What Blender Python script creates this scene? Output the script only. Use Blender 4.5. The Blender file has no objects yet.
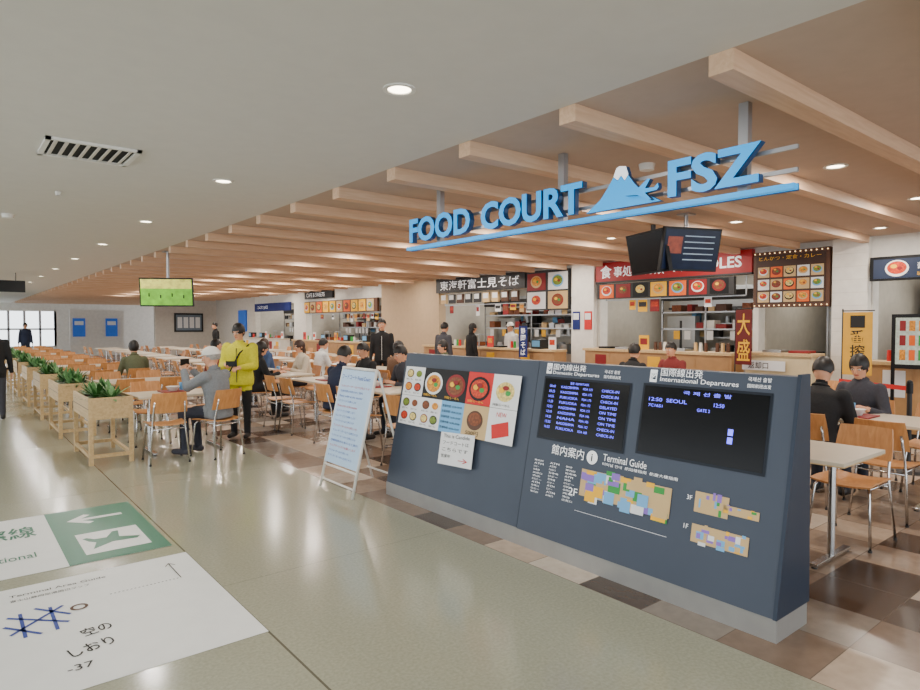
import bpy, math, random
import numpy as np
from mathutils import Vector, Matrix
random.seed(7)
SC = bpy.context.scene
V = Vector
def lin(c):
    return tuple(((x/255)/12.92 if x/255 <= .04045 else ((x/255+.055)/1.055)**2.4) for x in c)
MC = {}
def M(name, col, rough=.5, metal=0, emit=0, noise=0.06, nscale=8, bump=0, spec=.5):
    if name in MC: return MC[name]
    m = bpy.data.materials.new(name); m.use_nodes = True
    nt = m.node_tree; b = nt.nodes['Principled BSDF']; c = lin(col)
    b.inputs['Roughness'].default_value = rough
    b.inputs['Metallic'].default_value = metal
    b.inputs['Specular IOR Level'].default_value = spec
    b.inputs['Base Color'].default_value = (*c, 1)
    if emit:
        b.inputs['Emission Color'].default_value = (*c, 1)
        b.inputs['Emission Strength'].default_value = emit
    if noise:
        g = nt.nodes.new('ShaderNodeNewGeometry')
        n = nt.nodes.new('ShaderNodeTexNoise'); n.inputs['Scale'].default_value = nscale; n.inputs['Detail'].default_value = 4
        r = nt.nodes.new('ShaderNodeValToRGB')
        r.color_ramp.elements[0].position = .3; r.color_ramp.elements[1].position = .7
        r.color_ramp.elements[0].color = (*[max(0, x*(1-noise)) for x in c], 1)
        r.color_ramp.elements[1].color = (*[min(1, x*(1+noise)) for x in c], 1)
        nt.links.new(g.outputs['Position'], n.inputs['Vector'])
        nt.links.new(n.outputs['Fac'], r.inputs[0]); nt.links.new(r.outputs[0], b.inputs['Base Color'])
        if bump:
            bp = nt.nodes.new('ShaderNodeBump'); bp.inputs['Strength'].default_value = bump; bp.inputs['Distance'].default_value = .01
            nt.links.new(n.outputs['Fac'], bp.inputs['Height']); nt.links.new(bp.outputs[0], b.inputs['Normal'])
    MC[name] = m; return m
def wood(name, c1, c2, rough=.45, axis=0):
    if name in MC: return MC[name]
    m = bpy.data.materials.new(name); m.use_nodes = True
    nt = m.node_tree; b = nt.nodes['Principled BSDF']; b.inputs['Roughness'].default_value = rough
    t = nt.nodes.new('ShaderNodeTexCoord'); mp = nt.nodes.new('ShaderNodeMapping')
    sc = [14, 14, 14]; sc[axis] = 1.2; mp.inputs['Scale'].default_value = sc
    n = nt.nodes.new('ShaderNodeTexNoise'); n.inputs['Scale'].default_value = 2.5; n.inputs['Detail'].default_value = 6; n.inputs['Distortion'].default_value = .6
    r = nt.nodes.new('ShaderNodeValToRGB'); r.color_ramp.elements[0].position = .3; r.color_ramp.elements[1].position = .7
    r.color_ramp.elements[0].color = (*lin(c1), 1); r.color_ramp.elements[1].color = (*lin(c2), 1)
    L = nt.links.new
    L(t.outputs['Object'], mp.inputs[0]); L(mp.outputs[0], n.inputs[0]); L(n.outputs['Fac'], r.inputs[0]); L(r.outputs[0], b.inputs['Base Color'])
    MC[name] = m; return m

def text_mesh(s, ext, off):
    cu = bpy.data.curves.new('t', 'FONT'); cu.body = s; cu.size = 1; cu.extrude = ext; cu.offset = off; cu.resolution_u = 3
    ob = bpy.data.objects.new('t', cu); SC.collection.objects.link(ob)
    dg = bpy.context.evaluated_depsgraph_get()
    me = bpy.data.meshes.new_from_object(ob.evaluated_get(dg))
    vs = [v.co.copy() for v in me.vertices]; fs = [list(p.vertices) for p in me.polygons]
    bpy.data.objects.remove(ob); bpy.data.curves.remove(cu); bpy.data.meshes.remove(me)
    return vs, fs

class B:
    def __init__(s): s.v = []; s.f = []; s.m = []; s.sm = []; s.mats = []
    def mi(s, m):
        if m not in s.mats: s.mats.append(m)
        return s.mats.index(m)
    def add(s, vs, fs, mat, smooth=False):
        o = len(s.v); s.v += [tuple(v) for v in vs]
        i = s.mi(mat)
        for f in fs: s.f.append([a+o for a in f]); s.m.append(i); s.sm.append(smooth)
    def box(s, a, b, mat):
        x0, y0, z0 = [min(p, q) for p, q in zip(a, b)]; x1, y1, z1 = [max(p, q) for p, q in zip(a, b)]
        vs = [(x0,y0,z0),(x1,y0,z0),(x1,y1,z0),(x0,y1,z0),(x0,y0,z1),(x1,y0,z1),(x1,y1,z1),(x0,y1,z1)]
        s.add(vs, [(0,3,2,1),(4,5,6,7),(0,1,5,4),(1,2,6,5),(2,3,7,6),(3,0,4,7)], mat)
    def obox(s, c, sz, ax, mat):
        c = V(c); X, Y, Z = [V(a)*h/2 for a, h in zip(ax, sz)]
        vs = [c-X-Y-Z, c+X-Y-Z, c+X+Y-Z, c-X+Y-Z, c-X-Y+Z, c+X-Y+Z, c+X+Y+Z, c-X+Y+Z]
        s.add(vs, [(0,3,2,1),(4,5,6,7),(0,1,5,4),(1,2,6,5),(2,3,7,6),(3,0,4,7)], mat)
    def cyl(s, p0, p1, r0, r1, mat, n=12, smooth=True):
        p0 = V(p0); p1 = V(p1); d = (p1-p0)
        if d.length < 1e-6: return
        d.normalize(); u = d.orthogonal().normalized(); w = d.cross(u)
        vs = []
        for p, r in ((p0, r0), (p1, r1)):
            for i in range(n):
                a = 2*math.pi*i/n; vs.append(p+(u*math.cos(a)+w*math.sin(a))*r)
        s.add(vs, [(i, (i+1) % n, n+(i+1) % n, n+i) for i in range(n)], mat, smooth)
        s.add(vs, [list(range(n))[::-1], list(range(n, 2*n))], mat)
    def tube(s, pts, rs, mat, n=8):
        pts = [V(p) for p in pts]
        if not isinstance(rs, (list, tuple)): rs = [rs]*len(pts)
        vs = []; u = None
        for k, p in enumerate(pts):
            d = (pts[min(k+1, len(pts)-1)]-pts[max(k-1, 0)]).normalized()
            if u is None: u = d.orthogonal().normalized()
            else: u = (u-d*u.dot(d)).normalized()
            w = d.cross(u)
            for i in range(n):
                a = 2*math.pi*i/n; vs.append(p+(u*math.cos(a)+w*math.sin(a))*rs[k])
        fs = [(k*n+i, k*n+(i+1) % n, (k+1)*n+(i+1) % n, (k+1)*n+i) for k in range(len(pts)-1) for i in range(n)]
        fs += [list(range(n))[::-1], list(range((len(pts)-1)*n, len(pts)*n))]
        s.add(vs, fs, mat, True)
    def sphere(s, c, r, mat, ax=None, nu=14, nv=9, keep=None):
        if not isinstance(r, (tuple, list)): r = (r, r, r)
        ax = ax or (V((1,0,0)), V((0,1,0)), V((0,0,1))); c = V(c)
        vs = []; loc = []
        for j in range(nv+1):
            t = math.pi*j/nv
            for i in range(nu):
                a = 2*math.pi*i/nu
                l = (r[0]*math.sin(t)*math.cos(a), r[1]*math.sin(t)*math.sin(a), r[2]*math.cos(t))
                loc.append(l); vs.append(c+ax[0]*l[0]+ax[1]*l[1]+ax[2]*l[2])
        fs = []
        for j in range(nv):
            for i in range(nu):
                q = [j*nu+i, (j+1)*nu+i, (j+1)*nu+(i+1) % nu, j*nu+(i+1) % nu]
                if j == 0: q = [i, nu+i, nu+(i+1) % nu]; q[0] = 0
                if j == nv-1: q = [j*nu+i, nv*nu, j*nu+(i+1) % nu]
                if keep:
                    m = [sum(loc[a][k] for a in q)/len(q) for k in range(3)]
                    if not keep(m): continue
                fs.append(q)
        s.add(vs, fs, mat, True)
    def quad(s, a, b, c, d, mat): s.add([a, b, c, d], [(0, 1, 2, 3)], mat)
    def disc(s, c, u, v, ru, rv, mat, n=20):
        c = V(c); u = V(u); v = V(v)
        s.add([c+u*ru*math.cos(2*math.pi*i/n)+v*rv*math.sin(2*math.pi*i/n) for i in range(n)], [list(range(n))], mat)
    def text(s, t, p, right, up, h, mat, w=None, align='l', ext=0, off=0):
        try: vs, fs = text_mesh(t, ext, off)
        except Exception as e: print('text', e); return
        if not vs: return
        x0 = min(v.x for v in vs); x1 = max(v.x for v in vs); y0 = min(v.y for v in vs); y1 = max(v.y for v in vs)
        k = h/max(1e-4, y1-y0); kx = w/(x1-x0) if w else k
        W = (x1-x0)*kx; ox = {'l': 0, 'c': -W/2, 'r': -W}[align]
        p = V(p); right = V(right).normalized(); up = V(up).normalized(); n = right.cross(up)
        s.add([p+right*((v.x-x0)*kx+ox)+up*((v.y-y0)*k)+n*(v.z*k) for v in vs], fs, mat)
    def obj(s, name, loc=None, origin=None, bevel=0, rot=0, parent=None):
        if origin is None:
            a = np.array(s.v); origin = (float(a[:,0].min()+a[:,0].max())/2, float(a[:,1].min()+a[:,1].max())/2, float(a[:,2].min()))
        o = V(origin)
        me = bpy.data.meshes.new(name); me.from_pydata([tuple(V(v)-o) for v in s.v], [], s.f)
        for m in s.mats: me.materials.append(m)
        me.polygons.foreach_set('material_index', s.m); me.polygons.foreach_set('use_smooth', s.sm); me.update()
        ob = bpy.data.objects.new(name, me); SC.collection.objects.link(ob)
        ob.location = V(loc) if loc is not None else o; ob.rotation_euler = (0, 0, rot)
        if bevel:
            bm = ob.modifiers.new('b', 'BEVEL'); bm.width = bevel; bm.segments = 2; bm.limit_method = 'ANGLE'; bm.angle_limit = .7
        if parent: ob.parent = parent
        return ob
def inst(src, name, loc, rot=0):
    ob = bpy.data.objects.new(name, src.data); SC.collection.objects.link(ob); ob.location = loc; ob.rotation_euler = (0, 0, rot)
    for m in src.modifiers:
        n = ob.modifiers.new(m.name, m.type)
        if m.type == 'BEVEL': n.width = m.width; n.segments = m.segments; n.limit_method = m.limit_method; n.angle_limit = m.angle_limit
    return ob

# ------------------------------------------------------------ materials
white = M('white_paint', (226,223,216), .6)
offw = M('off_white', (208,202,192), .6)
kitw = M('kitchen_wall', (186,180,168), .5)
ceilm = M('ceiling_paint', (214,210,203), .8, noise=.02)
ceilw = M('ceiling_warm', (190,168,150), .8, noise=.03)
beamw = wood('beam_wood', (204,166,134), (218,184,152), .5, 0)
chrome = M('chrome', (205,205,205), .22, 1, noise=0)
alu = M('aluminium', (170,172,176), .35, .8, noise=0)
steel = M('stainless', (170,172,174), .35, .9, noise=.05)
kick = M('kick_plate', (160,160,158), .35, .4, noise=.05)
ply = wood('plywood', (186,124,68), (210,150,92), .4, 2)
oak = wood('light_oak', (200,168,118), (220,190,142), .5, 0)
tabw = M('table_laminate', (212,200,180), .3, noise=.03)
black = M('black_plastic', (9,9,11), .4, noise=0, spec=.3)
dark = M('dark_grey', (36,36,38), .5)
slate = M('slate_panel', (62,71,86), .42, .0, noise=.05, nscale=3, spec=.35)
slate2 = M('slate_dark', (36,48,66), .42, .0, noise=.05, nscale=3, spec=.35)
scr = M('screen_dark', (6,7,11), .2, noise=0, spec=.2)
scrt = M('screen_text', (100,100,255), .4, emit=2.4, noise=0)
wtxt = M('white_text', (240,242,245), .5, emit=.35, noise=0)
btxt = M('black_text', (16,16,18), .6, noise=0)
blu = M('blue_text', (30,70,170), .6, noise=0)
paper = M('paper', (232,234,236), .6, noise=.02)
paperb = M('paper_blue', (180,208,236), .6, noise=.02)
red = M('red', (205,24,22), .5, noise=.04)
redk = M('red_dark', (136,12,18), .5, noise=.04)
redh = M('header_red', (150,10,18), .5, emit=.12, noise=.04)
yel = M('yellow', (246,186,20), .5, noise=.04)
orange = M('orange', (236,100,10), .5, noise=.04)
green = M('green', (40,150,60), .5, noise=.04)
teal = M('floor_sign_green', (0,112,84), .35, noise=.03)
purple = M('purple', (140,104,200), .5, noise=0)
ltb = M('light_blue', (110,176,226), .5, noise=0)
tan = M('tan', (206,174,122), .5, noise=.04)
brown = M('brown', (84,50,30), .5, noise=.1)
beige = M('beige_wall', (190,164,132), .6, noise=.04)
cyan = M('sign_cyan', (0,138,205), .4, emit=1.25, noise=0)
cyand = M('sign_side', (12,66,112), .4, noise=0)
fwhite = M('fuji_white', (235,240,245), .4, emit=.9, noise=0)
fg = M('food_gold', (222,140,30), .5, noise=.5, nscale=50); fr = M('food_red', (196,54,14), .5, noise=.5, nscale=50); fp = M('food_pale', (232,198,116), .5, noise=.45, nscale=50); fgr = M('food_green', (112,132,36), .5, noise=.5, nscale=50); fb = M('food_brown', (124,64,26), .5, noise=.5, nscale=50)

def tilefloor():
    m = bpy.data.materials.new('foodcourt_tiles'); m.use_nodes = True
    nt = m.node_tree; b = nt.nodes['Principled BSDF']; L = nt.links.new; N = nt.nodes.new
    g = N('ShaderNodeNewGeometry'); sp = N('ShaderNodeSeparateXYZ'); L(g.outputs['Position'], sp.inputs[0])
    outs = []; edges = []
    for ax in 'XY':
        d = N('ShaderNodeMath'); d.operation = 'DIVIDE'; d.inputs[1].default_value = .45; L(sp.outputs[ax], d.inputs[0])
        a = N('ShaderNodeMath'); a.operation = 'ADD'; a.inputs[1].default_value = 20.333; L(d.outputs[0], a.inputs[0])
        f = N('ShaderNodeMath'); f.operation = 'FLOOR'; L(a.outputs[0], f.inputs[0]); outs.append(f)
        r = N('ShaderNodeMath'); r.operation = 'FRACT'; L(a.outputs[0], r.inputs[0])
        c = N('ShaderNodeMath'); c.operation = 'GREATER_THAN'; c.inputs[1].default_value = .012; L(r.outputs[0], c.inputs[0]); edges.append(c)
    cb = N('ShaderNodeCombineXYZ'); L(outs[0].outputs[0], cb.inputs[0]); L(outs[1].outputs[0], cb.inputs[1])
    wn = N('ShaderNodeTexWhiteNoise'); wn.noise_dimensions = '3D'; L(cb.outputs[0], wn.inputs['Vector'])
    cr = N('ShaderNodeValToRGB'); cr.color_ramp.interpolation = 'CONSTANT'
    cols = [(76,62,53), (126,106,90), (156,136,118), (184,164,144), (198,184,168), (136,126,116)]
    while len(cr.color_ramp.elements) < 6: cr.color_ramp.elements.new(.5)
    for i, c in enumerate(cols):
        cr.color_ramp.elements[i].position = [0, .16, .4, .62, .8, .9][i]; cr.color_ramp.elements[i].color = (*lin(c), 1)
    L(wn.outputs['Value'], cr.inputs[0])
    mm = N('ShaderNodeMath'); mm.operation = 'MULTIPLY'; L(edges[0].outputs[0], mm.inputs[0]); L(edges[1].outputs[0], mm.inputs[1])
    n3 = N('ShaderNodeTexNoise'); n3.inputs['Scale'].default_value = 14; n3.inputs['Detail'].default_value = 5; L(g.outputs['Position'], n3.inputs['Vector'])
    ov = N('ShaderNodeMixRGB'); ov.blend_type = 'OVERLAY'; ov.inputs[0].default_value = .25; L(cr.outputs[0], ov.inputs[1]); L(n3.outputs['Fac'], ov.inputs[2])
    mx = N('ShaderNodeMixRGB'); mx.inputs[1].default_value = (*lin((100,86,74)), 1); L(mm.outputs[0], mx.inputs[0]); L(ov.outputs[0], mx.inputs[2])
    L(mx.outputs[0], b.inputs['Base Color']); b.inputs['Roughness'].default_value = .25
    return m
def corrfloor():
    m = bpy.data.materials.new('corridor_floor'); m.use_nodes = True
    nt = m.node_tree; b = nt.nodes['Principled BSDF']; L = nt.links.new; N = nt.nodes.new
    g = N('ShaderNodeNewGeometry'); n1 = N('ShaderNodeTexNoise'); n1.inputs['Scale'].default_value = 60; n1.inputs['Detail'].default_value = 3
    n2 = N('ShaderNodeTexNoise'); n2.inputs['Scale'].default_value = 1.2
    L(g.outputs['Position'], n1.inputs['Vector']); L(g.outputs['Position'], n2.inputs['Vector'])
    r = N('ShaderNodeValToRGB'); r.color_ramp.elements[0].color = (*lin((150,151,131)), 1); r.color_ramp.elements[1].color = (*lin((166,167,147)), 1)
    r.color_ramp.elements[0].position = .3; r.color_ramp.elements[1].position = .7
    L(n1.outputs['Fac'], r.inputs[0])
    sp = N('ShaderNodeSeparateXYZ'); L(g.outputs['Position'], sp.inputs[0])
    fac = None
    for ax, base, per in (('X', 1.275, 2.4), ('Y', .9, 3.0)):
        s = N('ShaderNodeMath'); s.operation = 'SUBTRACT'; s.inputs[1].default_value = base; L(sp.outputs[ax], s.inputs[0])
        p = N('ShaderNodeMath'); p.operation = 'PINGPONG'; p.inputs[1].default_value = per/2; L(s.outputs[0], p.inputs[0])
        c = N('ShaderNodeMath'); c.operation = 'LESS_THAN'; c.inputs[1].default_value = .006 if ax == 'X' else .0015; L(p.outputs[0], c.inputs[0])
        if fac is None: fac = c
        else:
            q = N('ShaderNodeMath'); q.operation = 'MAXIMUM'; L(fac.outputs[0], q.inputs[0]); L(c.outputs[0], q.inputs[1]); fac = q
    mx = N('ShaderNodeMixRGB'); L(fac.outputs[0], mx.inputs[0]); L(r.outputs[0], mx.inputs[1]); mx.inputs[2].default_value = (*lin((96,94,80)), 1)
    L(mx.outputs[0], b.inputs['Base Color'])
    rr = N('ShaderNodeMapRange'); rr.inputs['To Min'].default_value = .1; rr.inputs['To Max'].default_value = .24
    L(n2.outputs['Fac'], rr.inputs[0]); L(rr.outputs[0], b.inputs['Roughness'])
    return m
tf = tilefloor(); cf = corrfloor()

# ------------------------------------------------------------ shell
H = 2.95
b = B(); b.box((-6, -6, -.1), (3.0, 47, 0), cf); b.box((3.0, -6, -.1), (14.2, 47, 0), tf); b.obj('floor')
b = B(); b.box((-6, -6, H), (3.0, 47, H+.1), ceilm); b.box((3.0, -6, H), (14.2, 47, H+.1), ceilw); b.obj('ceiling')
b = B(); b.box((-6.1, -6, 2.75), (-6, 47, H), white); b.box((-6.1, -6, 0), (-6, 47, .15), white)
for k in range(28): b.box((-6.1, -6+k*1.963, .15), (-6, -5.9+k*1.963, 2.75), alu)
b.obj('wall_left')
b = B(); b.box((-6, 46.8, 2.45), (14.2, 47, H), white); b.box((5.2, 46.8, 0), (14.2, 47, 2.45), white); b.box((-6, 46.8, 0), (5.2, 47, .3), white)
for k in range(15): b.box((-6+k*.8, 46.8, .3), (-5.88+k*.8, 47, 2.45), alu)
b.box((-6, 46.8, 1.3), (5.2, 47, 1.4), alu)
b.obj('wall_end')
b = B()
for k in range(-3, 43):
    y = 1.6+k*1.0
    b.box((3.0, y, 2.845), (10.82, y+.13, H-.001), beamw)
b.obj('ceiling_beams')
b = B(); b.box((8.0, 34, 0), (11, 34.2, H), offw); b.box((8, 33.98, 0), (11, 34, .1), dark); b.obj('wall_partition')
b = B(); b.box((8.9, 33.93, 1.25), (10.3, 33.98, 2.2), dark); b.box((8.98, 33.925, 1.33), (10.22, 33.93, 2.12), M('board_grey', (110,125,140), .5))
for k in range(4): b.box((9.05+k*.29, 33.92, 1.45), (9.27+k*.29, 33.925, 2.0), paper)
b.obj('notice_board')
b = B(); b.box((4.9, 38, 0), (7.4, 38.15, 2.4), white); b.obj('wall_screen')
for nm, x in (('blue_poster', 6.8), ('blue_poster', 5.3)):
    b = B(); b.box((x-.28, 37.94, 1.0), (x+.28, 37.98, 1.95), M('poster_blue', (30,90,180), .4, emit=.3)); b.box((x-.2, 37.93, 1.6), (x+.2, 37.94, 1.8), paper); b.obj(nm)

OPEN = [(-6, -1), (-.5, 3.6), (4.15, 5.35), (5.45, 8.8), (9.55, 14.6), (17.7, 23.3), (24.4, 28.6)]
b = B()
y = -6
for (a, c) in OPEN:
    if a > y: b.box((11, y, 0), (11.25, a, H), beige if 14 < y < 17 else white)
    b.box((11, a, 2.5), (11.25, c, H), white)
    y = c
b.box((11, y, 0), (11.25, 34, H), offw)
b.box((13.9, -6, 0), (14.1, 34, H), kitw)
for yy in (-1, 3.8, 5.4, 9.2, 14.7, 17.6, 23.4, 24.3, 28.7): b.box((11.25, yy-.06, 0), (13.9, yy+.06, H), kitw)
b.obj('wall_right')
b = B()
for (a, c) in zip([3.62, 8.83, 14.62, 23.32, 28.62], [4.12, 9.5, 17.65, 24.35, 33.95]): b.box((10.98, a, 0), (10.995, c, .1), dark)
b.obj('baseboard_right')
tl = M('column_tile', (230,226,218), .25)
b = B(); b.box((10.85, 3.62, 0), (10.99, 4.12, H-.01), tl)
for k in range(14): b.box((10.846, 3.62, .2*k+.1), (10.85, 4.12, .2*k+.106), offw)
b.obj('tiled_column')
b = B(); b.box((10.85, 8.86, 0), (10.99, 9.48, H-.01), tl); b.obj('tiled_column')

RT = (0, -1, 0); UPZ = (0, 0, 1)
FOODS = [fg, fr, fp, fgr, fb]
def bowl(b, x, y, z, r, kind=0):
    rim = [paper, redk, black, tan, ltb][kind % 5]
    b.disc((x, y, z), RT, UPZ, r, r*.8, rim); b.disc((x-.003, y, z+.01), RT, UPZ, r*.82, r*.62, FOODS[(kind*3+1) % 5])
    b.disc((x-.005, y+r*.25, z+.03), RT, UPZ, r*.28, r*.2, yel); b.disc((x-.005, y-r*.25, z), RT, UPZ, r*.22, r*.16, green if kind % 2 else redk)

def stall(y0, y1, name, ctr, ctrtop=1.08, back=white):
    L = y1-y0
    b = B(); b.box((10.42, y0+.02, 0.08), (10.84, y1-.02, ctrtop-.05), ctr); b.box((10.45, y0+.05, 0), (10.8, y1-.05, .08), dark)
    b.box((10.36, y0, ctrtop-.05), (10.845, y1, ctrtop), oak if ctr is not white else tabw)
    n = max(1, int(L/.6))
    for k in range(n):
        yy = y0+.05+k*(L-.1)/n; b.box((10.412, yy+.02, .12), (10.42, yy+(L-.1)/n-.02, ctrtop-.09), ctr)
        if random.random() < .5: b.box((10.405, yy+.1, ctrtop-.5), (10.412, yy+.38, ctrtop-.12), random.choice([paper, yel, redk, tan, paper]))
    x = y0+.12
    while x < y1-.4:
        k = random.random()
        if k < .2: b.box((10.5, x, ctrtop), (10.8, x+.3, ctrtop+.04), random.choice([redk, black, steel]))
        elif k < .4:
            for q in range(3): b.cyl((10.6, x+.06+q*.1, ctrtop), (10.6, x+.06+q*.1, ctrtop+.16), .035, .03, random.choice([red, tan, green, white, brown]))
        elif k < .6: b.box((10.6, x, ctrtop), (10.62, x+.22, ctrtop+.28), random.choice([paper, yel, red, paper])); b.box((10.595, x+.03, ctrtop+.1), (10.6, x+.19, ctrtop+.22), random.choice([fr, fg, redk]))
        elif k < .8: b.box((10.55, x, ctrtop), (10.8, x+.3, ctrtop+.22), dark); b.box((10.54, x+.03, ctrtop+.05), (10.55, x+.27, ctrtop+.19), ltb)
        else:
            b.box((10.5, x, ctrtop), (10.82, x+.34, ctrtop+.02), steel); b.box((10.5, x, ctrtop+.3), (10.82, x+.34, ctrtop+.32), steel)
            for yy in (x+.01, x+.33): b.box((10.5, yy-.01, ctrtop), (10.52, yy+.01, ctrtop+.3), steel)
            b.box((10.56, x+.05, ctrtop+.02), (10.76, x+.29, ctrtop+.12), random.choice([fg, fr, fb]))
        x += .42
    b.obj(name+'_counter', bevel=.004)
    b = B()
    b.box((13.2, y0+.2, 0), (13.85, y1-.2, .9), steel)
    b.box((13.1, y0+.3, 2.0), (13.85, y1-.3, 2.45), steel)
    b.box((13.05, y0+.3, 1.95), (13.85, y1-.3, 2.0), dark)
    for z in (1.3, 1.62): b.box((13.55, y0+.2, z), (13.85, y1-.2, z+.03), steel)
    x = y0+.4
    while x < y1-.4:
        for z in (.9, 1.33, 1.65):
            k = random.random(); w = random.uniform(.12, .3)
            if k < .4: b.cyl((13.65, x+w/2, z), (13.65, x+w/2, z+w*.9), w*.45, w*.45, steel)
            elif k < .85: b.box((13.6, x, z), (13.8, x+w, z+random.uniform(.1, .26)), random.choice([white, dark, tan, redk, steel, dark, ltb]))
        x += .27
    b.box((13.0, y1-1.0, .0), (13.19, y1-.3, 1.8), steel); b.box((12.995, y1-.68, .1), (13.0, y1-.62, 1.7), dark)
    b.box((12.0, y0+.4, 0), (12.5, y1-.8, .88), steel)
    for z in (1.5, 1.85): b.box((12.0, y0+.4, z), (12.3, y1-.8, z+.03), steel)
    b.box((11.98, y0+.4, 2.12), (12.4, y1-.8, 2.3), dark)
    for yy in (y0+.42, (y0+y1-.4)/2, y1-.82): b.box((12.0, yy-.015, .88), (12.03, yy+.015, 2.3), steel)
    x = y0+.5
    while x < y1-1.0:
        for z in (1.53, 1.88):
            if random.random() < .85: b.box((12.03, x, z), (12.27, x+random.uniform(.1, .24), z+random.uniform(.08, .22)), random.choice([white, dark, tan, redk, steel, brown, paper, fb, dark]))
        if random.random() < .6: b.box((11.99, x, 1.3), (12.0, x+.14, 1.48), random.choice([paper, yel, paper]))
        x += .25
    for k in range(int(L/.6)):
        b.cyl((12.25, y0+.7+k*.6, .88), (12.25, y0+.7+k*.6, 1.12), .14, .14, steel if k % 2 else dark)
    b.obj(name+'_kitchen_equipment')
    l = bpy.data.lights.new(name+'_light', 'AREA'); l.shape = 'RECTANGLE'; l.size = .35; l.size_y = max(.8, L*.6); l.energy = 24*L; l.color = (1, .95, .86)
    o = bpy.data.objects.new(name+'_panel_light', l); SC.collection.objects.link(o); o.location = (12.2, (y0+y1)/2, H-.03)
wc = M('counter_wood', (180,138,92), .5, noise=.08)
crc = M('counter_cream', (222,204,164), .5, noise=.04)
stall(-.5, 3.6, 'grill_stall', wc)
stall(4.2, 5.3, 'tray_return', crc, 1.15)
stall(5.5, 8.75, 'ramen_stall', wc, 1.12)
stall(9.6, 14.55, 'soba_stall', wc, 1.05)
stall(17.75, 23.25, 'coffee_stall', wc, 1.05)
stall(24.45, 28.5, 'juice_stall', white, 1.05)
for nm, ya, yb, zt in (('hanging_menu_cards', 5.6, 8.7, 2.12), ('hanging_menu_cards', 9.7, 14.4, 2.14), ('hanging_menu_cards', 17.9, 23.1, 2.0)):
    b = B(); b.box((11.06, ya, zt), (11.08, yb, zt+.02), steel); x = ya+.1
    b.box((11.06, ya, zt), (11.08, ya+.02, 2.49), steel); b.box((11.06, yb-.02, zt), (11.08, yb, 2.49), steel)
    while x < yb-.3:
        if random.random() < .65:
            w = random.uniform(.12, .24); hh = random.uniform(.15, .3); b.box((11.06, x, zt-hh), (11.065, x+w, zt), random.choice([paper, paper, yel, redk, tan])); b.box((11.055, x+.02, zt-hh*.6), (11.06, x+w-.02, zt-hh*.2), random.choice([fr, fg, dark, redk, fb]))
        x += .28
    b.obj(nm)

b = B(); b.box((10.88, 5.42, 2.52), (10.985, 8.82, 2.92), redh); b.box((10.87, 5.42, 2.49), (10.985, 8.82, 2.52), dark)
b.text('食', (10.872, 8.7, 2.58), RT, UPZ, .28, wtxt, off=.02); b.text('事処 めん類', (10.872, 8.35, 2.6), RT, UPZ, .22, wtxt, w=1.2, off=.01); b.text('NOODLES', (10.872, 6.95, 2.62), RT, UPZ, .2, wtxt, w=1.35, off=.02)
b.obj('stall_header_sign')
b = B(); b.box((10.9, 5.75, 2.15), (10.98, 8.8, 2.47), dark)
for k in range(7):
    yy = 8.55-k*.42; b.box((10.895, yy-.18, 2.17), (10.9, yy+.18, 2.45), [orange, redk, black, yel][k % 4]); bowl(b, 10.89, yy, 2.32, .13, k)
b.obj('menu_photo_strip')
b = B(); b.box((10.86, 4.16, 1.9), (10.985, 5.38, 2.84), brown); b.box((10.85, 4.22, 1.97), (10.86, 5.33, 2.78), M('menu_dark', (60,34,20), .5))
b.text('とんかつ・定食・カレー', (10.845, 5.28, 2.69), RT, UPZ, .07, yel, w=1.0)
for r in range(3):
    for k in range(5):
        yy = 5.2-k*.215; z = 2.07+r*.21
        b.box((10.845, yy-.095, z-.085), (10.85, yy+.095, z+.09), [tan, paper, tan, orange][(r+k) % 4]); bowl(b, 10.84, yy, z+.01, .075, r*5+k)
bulb = M('bulb', (255,214,150), .5, emit=2.5, noise=0)
for k in range(15):
    for z in (1.93, 2.81): b.sphere((10.85, 4.19+k*.083, z), .011, bulb, nu=6, nv=4)
b.obj('framed_menu_board')
b = B(); b.box((10.35, 4.6, .86), (10.36, 5.3, 1.02), paper); b.text('返却口', (10.346, 5.2, .885), RT, UPZ, .11, btxt, off=.01); b.obj('tray_return_sign')
b = B(); b.box((10.7, 2.2, 2.25), (10.8, 3.55, 2.6), black); b.box((10.695, 2.25, 2.28), (10.7, 3.5, 2.56), M('scr_navy', (20,34,60), .3, emit=.4)); bowl(b, 10.69, 3.2, 2.42, .15, 0)
b.text('醤油ラーメン', (10.69, 2.95, 2.4), RT, UPZ, .09, wtxt); b.text('味噌ラーメン', (10.69, 2.95, 2.3), RT, UPZ, .06, yel); b.cyl((10.78, 2.8, 2.6), (10.78, 2.8, H), .02, .02, dark); b.obj('menu_display_screen')
b = B(); b.box((10.2, 2.5, 1.0), (10.23, 3.1, 1.75), black); b.box((10.195, 2.55, 1.06), (10.2, 3.05, 1.7), M('drink_menu', (190,208,198), .5, noise=.2, nscale=25))
for r in range(3):
    for k in range(4): b.box((10.19, 2.6+k*.11, 1.12+r*.2), (10.195, 2.67+k*.11, 1.26+r*.2), random.choice([fg, orange, green, redk, brown]))
b.box((10.2, 2.5, 0), (10.23, 2.54, 1.0), black); b.box((10.2, 3.06, 0), (10.23, 3.1, 1.0), black); b.box((10.05, 2.5, 0), (10.32, 3.1, .02), black); b.obj('drink_menu_stand')
b = B(); b.box((10.9, 11.0, 2.5), (10.985, 14.6, 2.9), dark)
b.text('東海軒富士見そば', (10.893, 14.4, 2.57), RT, UPZ, .26, wtxt, w=3.2, off=.004)
b.obj('stall_name_sign')
b = B(); b.box((10.9, 9.6, 1.95), (10.97, 10.95, 2.88), dark)
for k in range(2):
    for r in range(2):
        yy = 10.62-k*.68; z = 2.18+r*.44
        b.box((10.895, yy-.3, z-.2), (10.9, yy+.3, z+.2), [paper, tan, redk, paper][k+2*r]); bowl(b, 10.89, yy, z, .18, k+r*3)
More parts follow.
